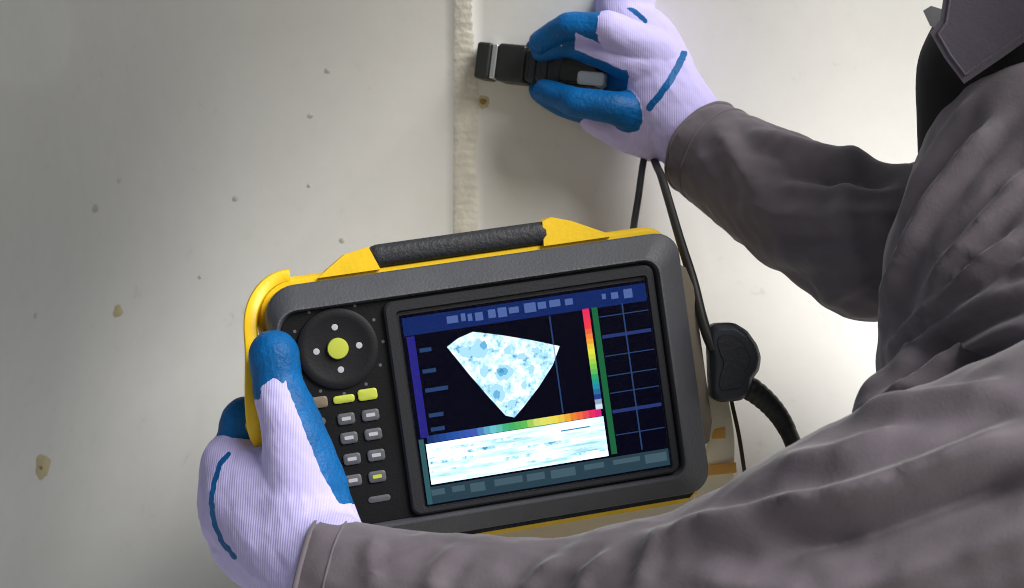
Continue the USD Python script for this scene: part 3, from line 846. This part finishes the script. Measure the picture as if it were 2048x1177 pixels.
for t_, p_, n_ in ((fs, P(1392, 312, 1.385), P(1335, 275, 1.413) - P(1440, 335, 1.368)), (ns, P(612, 1140, 1.115), np.array([-0.95, 0.10, 0.16]))):
    person.part('cuff_hem', hem(t_, p_, n_, 0.0035, 0.0024), M['coverall'], True)
    person.part('cuff_seam', hem(t_, p_, n_, 0.024, 0.0010), M['coverall'], True)


def glove(all_bones, coated, edge, smooth, extra=None):
    """a glove as one surface cut into knit and coating. coated: bones (subset) whose skin is dipped; extra(v, n) adds more coated faces."""
    t = bones(all_bones, edge, smooth)
    n = t.vertex_normals
    t.vertices = np.array(t.vertices) + n * (0.0016 * (meshkit.fbm(np.array(t.vertices) * 55, 3, 9) - 0.5) * 2)[:, None]
    c = np.array(t.vertices)

    def dist(bs):
        best = np.full(len(c), 9.0)
        for b_ in bs:
            for i in range(len(b_) - 1):
                p0, r0 = b_[i]; p1, r1 = b_[i + 1]
                ab = p1 - p0; l2 = max(ab @ ab, 1e-9)
                tt = np.clip(((c - p0) @ ab) / l2, 0, 1)
                best = np.minimum(best, np.linalg.norm(c - p0 - tt[:, None] * ab, axis=1) - (r0 + tt * (r1 - r0)))
        return best
    rest = [b_ for b_ in all_bones if not any(b_ is q for q in coated)]
    field = dist(coated) - dist(rest) - 0.0005              # below zero: coated
    if extra is not None:
        field = extra(c, field)
    field = field + 0.0011 * (meshkit.fbm(c * 260, 3, 5) - 0.5) * 2
    f_ = np.array(t.faces); v = [*c]; seen = {}; knit, coat = [], []

    def cross(i, j):
        k = (min(i, j), max(i, j))
        if k not in seen:
            a_ = field[i] / (field[i] - field[j])
            v.append(c[i] + (c[j] - c[i]) * a_)
            seen[k] = len(v) - 1
        return seen[k]
    neg = field < 0
    count = neg[f_].sum(1)
    knit += f_[count == 0].tolist(); coat += f_[count == 3].tolist()
    for tri in f_[(count == 1) | (count == 2)]:
        one = neg[tri].sum() == 1
        k = int(np.where(neg[tri] == one)[0][0])
        a_, b_, d_ = tri[k], tri[(k + 1) % 3], tri[(k + 2) % 3]
        x1, x2 = cross(a_, b_), cross(a_, d_)
        (coat if one else knit).append([a_, x1, x2])
        (knit if one else coat).extend([[x1, b_, d_], [x1, d_, x2]])
    v = np.array(v)
    out = []
    for faces in (knit, coat):
        s_ = trimesh.Trimesh(v, np.array(faces), process=False)
        s_.remove_unreferenced_vertices()
        out.append(s_)
    return t, out[0], out[1]


# far glove (upper), fingers curled round the probe
HAND_IN = 0.018                  # how far the upper hand is pushed in towards the wall
b = lambda *a_: [(P(x_, y_, d_ + HAND_IN), r_) for x_, y_, d_, r_ in a_]
thumb = chain(b((1215, 56, 1.352, 0.0135), (1135, 54, 1.362, 0.0125), (1082, 84, 1.380, 0.0105)))
thumb0 = chain(b((1310, 110, 1.375, 0.022), (1215, 56, 1.352, 0.0150)))
index0 = chain(b((1300, 140, 1.372, 0.020), (1215, 112, 1.366, 0.0130), (1140, 88, 1.374, 0.0118)))
index1 = chain(b((1140, 88, 1.374, 0.0118), (1085, 100, 1.392, 0.0105)))
low = chain(b((1285, 225, 1.378, 0.019), (1228, 216, 1.362, 0.0135), (1150, 205, 1.366, 0.0125), (1088, 182, 1.386, 0.0105)))
low2 = chain(b((1290, 230, 1.40, 0.020), (1200, 224, 1.398, 0.0135), (1120, 205, 1.408, 0.0125), (1080, 180, 1.416, 0.0105)))
ring_f = chain(b((1290, 110, 1.41, 0.020), (1190, 60, 1.412, 0.0135), (1110, 66, 1.42, 0.012), (1072, 98, 1.428, 0.0105)))
palm = [b((1330, 205, 1.385, 0.038), (1285, 150, 1.405, 0.036), (1290, 230, 1.395, 0.030)), b((1330, 205, 1.385, 0.038), (1285, 95, 1.40, 0.034), (1245, 45, 1.405, 0.024)), b((1250, 258, 1.398, 0.018), (1190, 242, 1.40, 0.013)),
        b((1245, 45, 1.405, 0.024), (1262, 0, 1.41, 0.022), (1230, -20, 1.415, 0.018)), b((1330, 205, 1.385, 0.038), (1400, 290, 1.372, 0.034)), b((1400, 290, 1.372, 0.034), (1470, 335, 1.345, 0.033)),
        b((1330, 225, 1.385, 0.036), (1310, 270, 1.385, 0.024), (1245, 262, 1.395, 0.018))]


def far_extra(c, field):
    q = proj(c)
    inside = (np.hypot((q[:, 0] - 1165) / 92, (q[:, 1] - 158) / 74) - 1) * 0.035
    inside = np.maximum(inside, (c[:, 1] - 1.438))
    line = (np.abs(q[:, 1] - (70 + (q[:, 0] - 1120) * 0.42)) - 17) / 2300
    strip = np.maximum(np.maximum(line, (1150 - q[:, 0]) / 2300), np.maximum((q[:, 1] - 140) / 2300, c[:, 1] - 1.403))
    for line_, w_ in (([(1298, 216), (1318, 192), (1340, 162), (1356, 134), (1368, 108)], 7), ([(1236, -4), (1256, 14), (1272, 26), (1290, 42)], 5)):
        stripe = np.maximum((seg_distance(q, line_)[0] - w_) / 2300, c[:, 1] - 1.40)
        field = np.minimum(field, stripe)
    return np.maximum(np.minimum(field, inside), -strip)


far_t, far_knit, far_coat = glove(palm + thumb0 + index0 + thumb + index1 + low + low2 + ring_f, thumb + index1 + low + low2 + ring_f, 0.0022, 5, far_extra)
gp = person.part('glove', far_knit, M['knit'], True, label='white and blue work glove on the upper hand')
person.part('palm_coating', far_coat, M['coat'], True, parent=gp)


def on_surface(t, pts, lift=0.001):
    return [P(x_, y_, surface_depth(t, x_, y_, 9) - lift) for x_, y_ in pts]



# near glove (lower), gripping the left edge of the tester
HAND_IN = 0.0
nthumb = chain(b((548, 712, 1.160, 0.0185), (556, 770, 1.158, 0.0185)))
nthumb0 = chain(b((556, 770, 1.158, 0.0185), (590, 880, 1.150, 0.0235), (612, 980, 1.150, 0.030)))
npalm = [b((505, 985, 1.185, 0.036), (600, 985, 1.160, 0.034), (560, 1075, 1.165, 0.040), (480, 1030, 1.19, 0.030)),
         b((560, 1075, 1.165, 0.040), (600, 985, 1.160, 0.034), (630, 1110, 1.135, 0.038)), b((470, 930, 1.200, 0.026), (505, 985, 1.185, 0.036), (470, 1010, 1.2, 0.028)),
         b((630, 1110, 1.135, 0.038), (700, 1165, 1.095, 0.036)), b((560, 1075, 1.165, 0.040), (640, 1160, 1.12, 0.036), (500, 1080, 1.19, 0.030))]
nindex0 = chain(b((480, 965, 1.205, 0.024), (474, 925, 1.208, 0.0190)))
nindex = chain(b((476, 905, 1.205, 0.0182), (491, 842, 1.202, 0.0182), (540, 846, 1.245, 0.013)))
behind = []
for k_, (yy, dd) in enumerate(((900, 1.25), (960, 1.25), (1020, 1.25))):
    behind += chain(b((490, yy + 40, 1.225, 0.022), (520, yy + 10, 1.285, 0.0145), (600, yy - 10, 1.325, 0.013), (680, yy - 30, 1.325, 0.012)))


def near_extra(c, field):
    q = proj(c)
    k = 2850.0
    # the coating wraps round from the palm to the edge that lies on the tester
    edge_x = np.interp(q[:, 1], [640, 760, 860, 950, 1010], [560, 580, 618, 655, 690])
    strip = np.maximum((edge_x - 10 - q[:, 0]) / k, np.maximum((q[:, 1] - 1008) / k, (640 - q[:, 1]) / k))
    left = np.maximum((q[:, 0] - np.interp(q[:, 1], [700, 780, 830], [542, 534, 520])) / k, np.maximum((660 - q[:, 1]) / k, (q[:, 1] - 800) / k))
    left = np.maximum(left, (490 - q[:, 0]) / k)
    back = (np.interp(q[:, 0], [500, 525, 548, 562, 600], [800, 772, 756, 764, 880]) - q[:, 1]) / k      # below zero: the knitted back of the thumb
    back = np.maximum(back, np.maximum((q[:, 0] - edge_x + 10) / k, (522 - q[:, 0]) / k))
    back = np.maximum(back, c[:, 1] - 1.188)
    stripe = seg_distance(q, [(458, 908), (440, 930), (428, 965), (422, 1005), (428, 1045), (444, 1085), (470, 1115)])[0] - 5
    stripe = np.maximum(stripe / k, c[:, 1] - 1.20)
    return np.minimum(np.maximum(np.minimum(field, np.minimum(strip, left)), -back), stripe)


near_t, near_knit, near_coat = glove(npalm + nthumb0 + nindex0 + nthumb + nindex + behind, nthumb + nindex + behind, 0.0022, 6, near_extra)
gp = person.part('glove', near_knit, M['knit'], True, label='white and blue work glove on the lower hand')
person.part('palm_coating', near_coat, M['coat'], True, parent=gp)
for s_ in ((0.44, 1.02), (0.44, 1.22)):
    person.part('boot', bones([[(np.array([0.48, s_[1] - 0.02, 0.11]), 0.062), (np.array([0.48, s_[1] - 0.02, 0.048]), 0.05)], [(np.array([0.48, s_[1] - 0.02, 0.048]), 0.046), (np.array([0.30, s_[1], 0.042]), 0.040)]], 0.01, 3, cuts=[(np.array([0, 0, 0.004]), [0, 0, -1])]), M['boot'], True)
